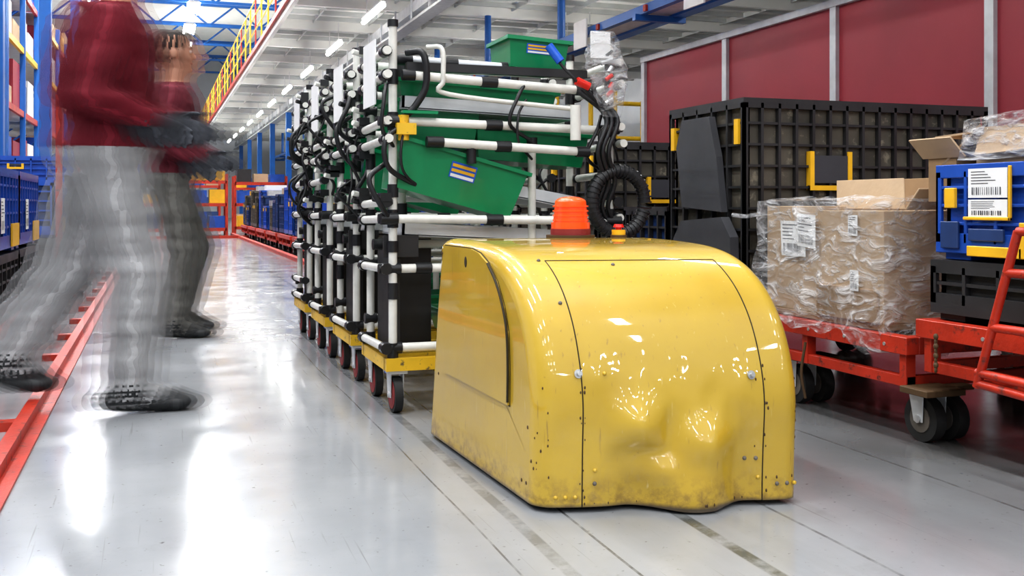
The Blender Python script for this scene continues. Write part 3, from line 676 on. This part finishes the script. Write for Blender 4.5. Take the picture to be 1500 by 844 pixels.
def wrapshell(b,x0,x1,y0,y1,z0,z1,amp=.015,skirt=True,n=30):
    per=[]
    for i in range(n): per.append((x0,y1+(y0-y1)*i/n,-1,0))
    for i in range(n): per.append((x0+(x1-x0)*i/n,y0,0,-1))
    for i in range(n): per.append((x1,y0+(y1-y0)*i/n,1,0))
    for i in range(n): per.append((x1+(x0-x1)*i/n,y1,0,1))
    H=26; vs=[]; N=len(per)
    for j in range(H+1):
        t=j/H
        for x,y,nx,ny in per:
            low=z0-(.06+.09*noise.noise(Vector((x*6,y*6,1)))) if skirt else z0
            z=low+(z1-low)*t+.012*noise.noise(Vector((x*9,y*9,t*2)))
            k=.006+amp*(noise.noise(Vector((x*14,y*14,z*7)))+.4)+amp*.6*abs(noise.noise(Vector((x*5+z*9,y*22,z*6))))+ (.02*(1-t)**3)
            vs.append((x+nx*k,y+ny*k,z))
    for x,y,nx,ny in per:
        cx,cy=(x0+x1)/2,(y0+y1)/2; vs.append((cx+(x-cx)*.75,cy+(y-cy)*.75,z1+.01+.03*noise.noise(Vector((x*8,y*8,5)))))
    b.add(vs,[(j*N+i,j*N+(i+1)%N,(j+1)*N+(i+1)%N,(j+1)*N+i) for j in range(H+1) for i in range(N)],'wrap',True)
b=B(); X0,X1,Y0,Y1,Z0,Z1=2.23,2.86,2.70,3.38,.36,.735
b.box(X0,X1,Y0,Y0+.33,Z0,Z1-.005,'cardboard'); b.box(X0+.01,X1,Y0+.34,Y1,Z0,Z1+.01,'cardboard'); b.box(X0-.0,X1,Y0,Y1,.337,Z0,'cardboard_dark')
b.box(X0-.012,X0,Y0+.02,Y0+.34,Z0,Z0+.11,'cardboard_dark')
flap(b,(X0+.10,Y0+.02,Z1),(X0+.12,Y0+.40,Z1),(.03,.04,.105)); flap(b,(X0+.10,Y0+.02,Z1),(X0+.52,Y0+.02,Z1),(.03,-.03,.07)); flap(b,(X0+.3,Y0+.1,Z1),(X0+.34,Y0+.45,Z1),(.03,.03,.11),m='cardboard_dark')
label(b,(X0-.004,Y0+.56,.56),(0,-1,0),(0,.06,1),.15,.13,(-1,0,0)); label(b,(X0-.006,Y0+.46,.60),(0,-1,-.08),(0,0,1),.11,.12,(-1,0,0)); label(b,(X0-.006,Y0+.17,.645),(0,-1,0),(0,0,1),.05,.07,(-1,0,0))
label(b,(X0-.014,Y0+.15,.46),(0,-1,0),(0,0,1),.045,.07,(-1,0,0))
root=b.obj('wrapped_cardboard_box',bevel=.002)
b=B(); wrapshell(b,X0-.012,X1,Y0-.01,Y1,Z0,Z1+.03,.028); 
b.path([(X0-.02,Y1,Z1-.02),(X0-.06,Y1+.04,Z1-.03),(X0-.09,Y1+.09,Z1-.025)],.008,'wrap')
b.obj('stretch_film',parent=root)
b=B(); b.box(2.36,2.84,1.9,2.44,.872,.985,'cardboard'); flap(b,(2.36,2.42,.97),(2.36,2.0,.99),(-.03,0,-.07)); flap(b,(2.36,2.44,.97),(2.8,2.44,.97),(-.03,.14,-.01)); flap(b,(2.34,2.56,.87),(2.34,2.40,.99),(.1,.10,0))
b.box(2.34,2.7,2.50,2.62,.76,.90,'cardboard_dark'); flap(b,(2.34,2.64,.90),(2.34,2.46,.90),(-.04,.02,.06))
root=b.obj('wrapped_cardboard_box')
b=B(); wrapshell(b,2.35,2.85,1.88,2.46,.885,1.01,.02,skirt=False); b.obj('stretch_film',parent=root)
rr=random.Random(5)
for k in range(9):
    y=7.6+k*1.9
    wagon(1.85,2.9,y,y+1.6,.28).obj('tow_wagon')
    yy=y+.05
    while yy<y+1.3:
        L=rr.uniform(.4,.7); zt=.29+rr.uniform(.3,.75); c=rr.choice((('blue_crate','blue_crate'),('black_plastic','black_rib'),('navy_crate','navy_crate'),('blue_crate','blue_crate')))
        b,nm=crate(1.9,2.5,yy,yy+L-.03,.285,zt,m=c[0],rm=c[1],nx=5,ny=4,nz=4,latches=rr.random()<.5,name='plastic_crate')
        if rr.random()<.6: b.box(2.0,2.4,yy+.05,yy+L-.1,zt-.05,zt+.10,rr.choice(('cardboard','paper','yellow_latch','steel')))
        b.obj(nm); yy+=L
for k in range(6):
    y=4.75+k*2.7
    b=wagon(-1.75,-.60,y,y+1.9,.22)
    if k>=1:
        for yy in (y+.05,y+1.8): b.box(-.65,-.61,yy,yy+.04,.2,1.5,'red_paint')
        b.box(-.64,-.62,y+.05,y+1.8,1.42,1.46,'red_paint')
    b.obj('tow_wagon')
    for j in range(2):
        ya=y+.04+j*.90
        b,nm=crate(-1.5,-.66,ya,ya+.86,.222,.52,m='black_rib',rm='black_plastic',nx=6,ny=6,nz=4,latches=False,name='plastic_crate'); b.obj(nm)
        b,nm=crate(-1.5,-.66,ya,ya+.86,.525,.92,m='navy_crate',rm='blue_crate',nx=6,ny=8,nz=5,latches=False,name='plastic_crate')
        label(b,(-.656,ya+.2,.62),(0,1,0),(0,0,1),.12,.16,(1,0,0)); b.box(-.658,-.65,ya+.55,ya+.8,.55,.66,'yellow_latch')
        b.obj(nm)
        if k>1:
            b,nm=crate(-1.5,-.7,ya+.1,ya+.7,.925,1.2,m='blue_crate',rm='blue_crate',nx=6,ny=6,nz=4,latches=True,name='plastic_crate'); b.obj(nm)
b=B(); b.box(-.44,-.40,1.2,22,0,.045,'red_paint'); b.box(-.44,-.36,1.2,22,0,.008,'red_paint')
for k in range(26): b.box(-.52,-.44,1.3+k*.8,1.36+k*.8,0,.03,'red_paint')
b.obj('floor_guard_rail')
b=B(); b.box(1.72,1.80,8,26,0,.05,'red_paint'); b.obj('floor_guard_rail')
for x,y in ((-1.9,8.8),(-1.9,14),(-1.9,20),(-1.9,27),(-1.9,35),(-1.9,44)):
    b=B(); b.box(x-.1,x+.1,y-.1,y+.1,.02,9,'blue_paint'); b.box(x-.2,x+.2,y-.2,y+.2,0,.02,'blue_paint'); b.obj('steel_column')
for k in range(6):
    b=B(); y0=10+k*5.2; x0=-3.9;x1=-2.6
    for y in (y0,y0+2.5,y0+5):
        for x in (x0,x1): b.box(x-.05,x+.05,y-.05,y+.05,0,5.6,'blue_paint')
        for z in range(5): b.cyl((x0,y,z*1.1+.1),(x1,y,z*1.1+1.1),.02,'blue_paint',n=6)
    for z in (1.3,2.6,3.9,5.1):
        for x in (x0,x1): b.box(x-.03,x+.03,y0,y0+5,z-.06,z+.06,rr.choice(('red_paint','yellow_rail','red_paint')))
        b.box(x0,x1,y0,y0+5,z+.06,z+.08,'galv')
        for j in range(4):
            c=rr.choice(('paper','blue_crate','cardboard','maroon_panel','galv','yellow_latch','navy_crate')); yy=y0+.2+j*1.22; b.box(x0+.1,x1-.05,yy,yy+1.0,z+.08,z+.08+rr.uniform(.35,.95),c)
    b.obj('pallet_rack')
for x,y in ((-1.2,25),(.3,25.5),(1.9,27),(-2.2,30),(.5,32),(2.5,36)):
    b=B()
    for dx in (0,1.3):
        for dy in (0,.7): b.box(x+dx-.03,x+dx+.03,y+dy-.03,y+dy+.03,0,1.5,'red_paint')
    for z in (.15,.75,1.3):
        b.box(x,x+1.3,y-.03,y+.03,z-.04,z+.04,'red_paint'); b.box(x,x+1.3,y,y+.7,z,z+.02,'chip_dark')
        for j in range(3): b.box(x+.06+j*.42,x+.42+j*.42,y+.05,y+.6,z+.03,z+.03+rr.uniform(.2,.4),rr.choice(('blue_crate','yellow_latch','navy_crate','cardboard','black_plastic','blue_crate')))
    b.obj('parts_stand')
b=B(); b.box(-3,3.5,23.4,23.46,0,.06,'red_paint'); 
b.obj('floor_guard_rail')
# ------------------------------------------------------------------ camera
cd=bpy.data.cameras.new('camera'); cam=bpy.data.objects.new('camera',cd); S.collection.objects.link(cam); S.camera=cam
cd.sensor_width=36; cd.lens=36*1480/1500; cd.shift_y=-122/1500; cd.clip_end=200; cd.clip_start=.05
cam.location=(0,0,.75); cam.rotation_euler=(math.radians(90),0,-math.atan(520/1480))
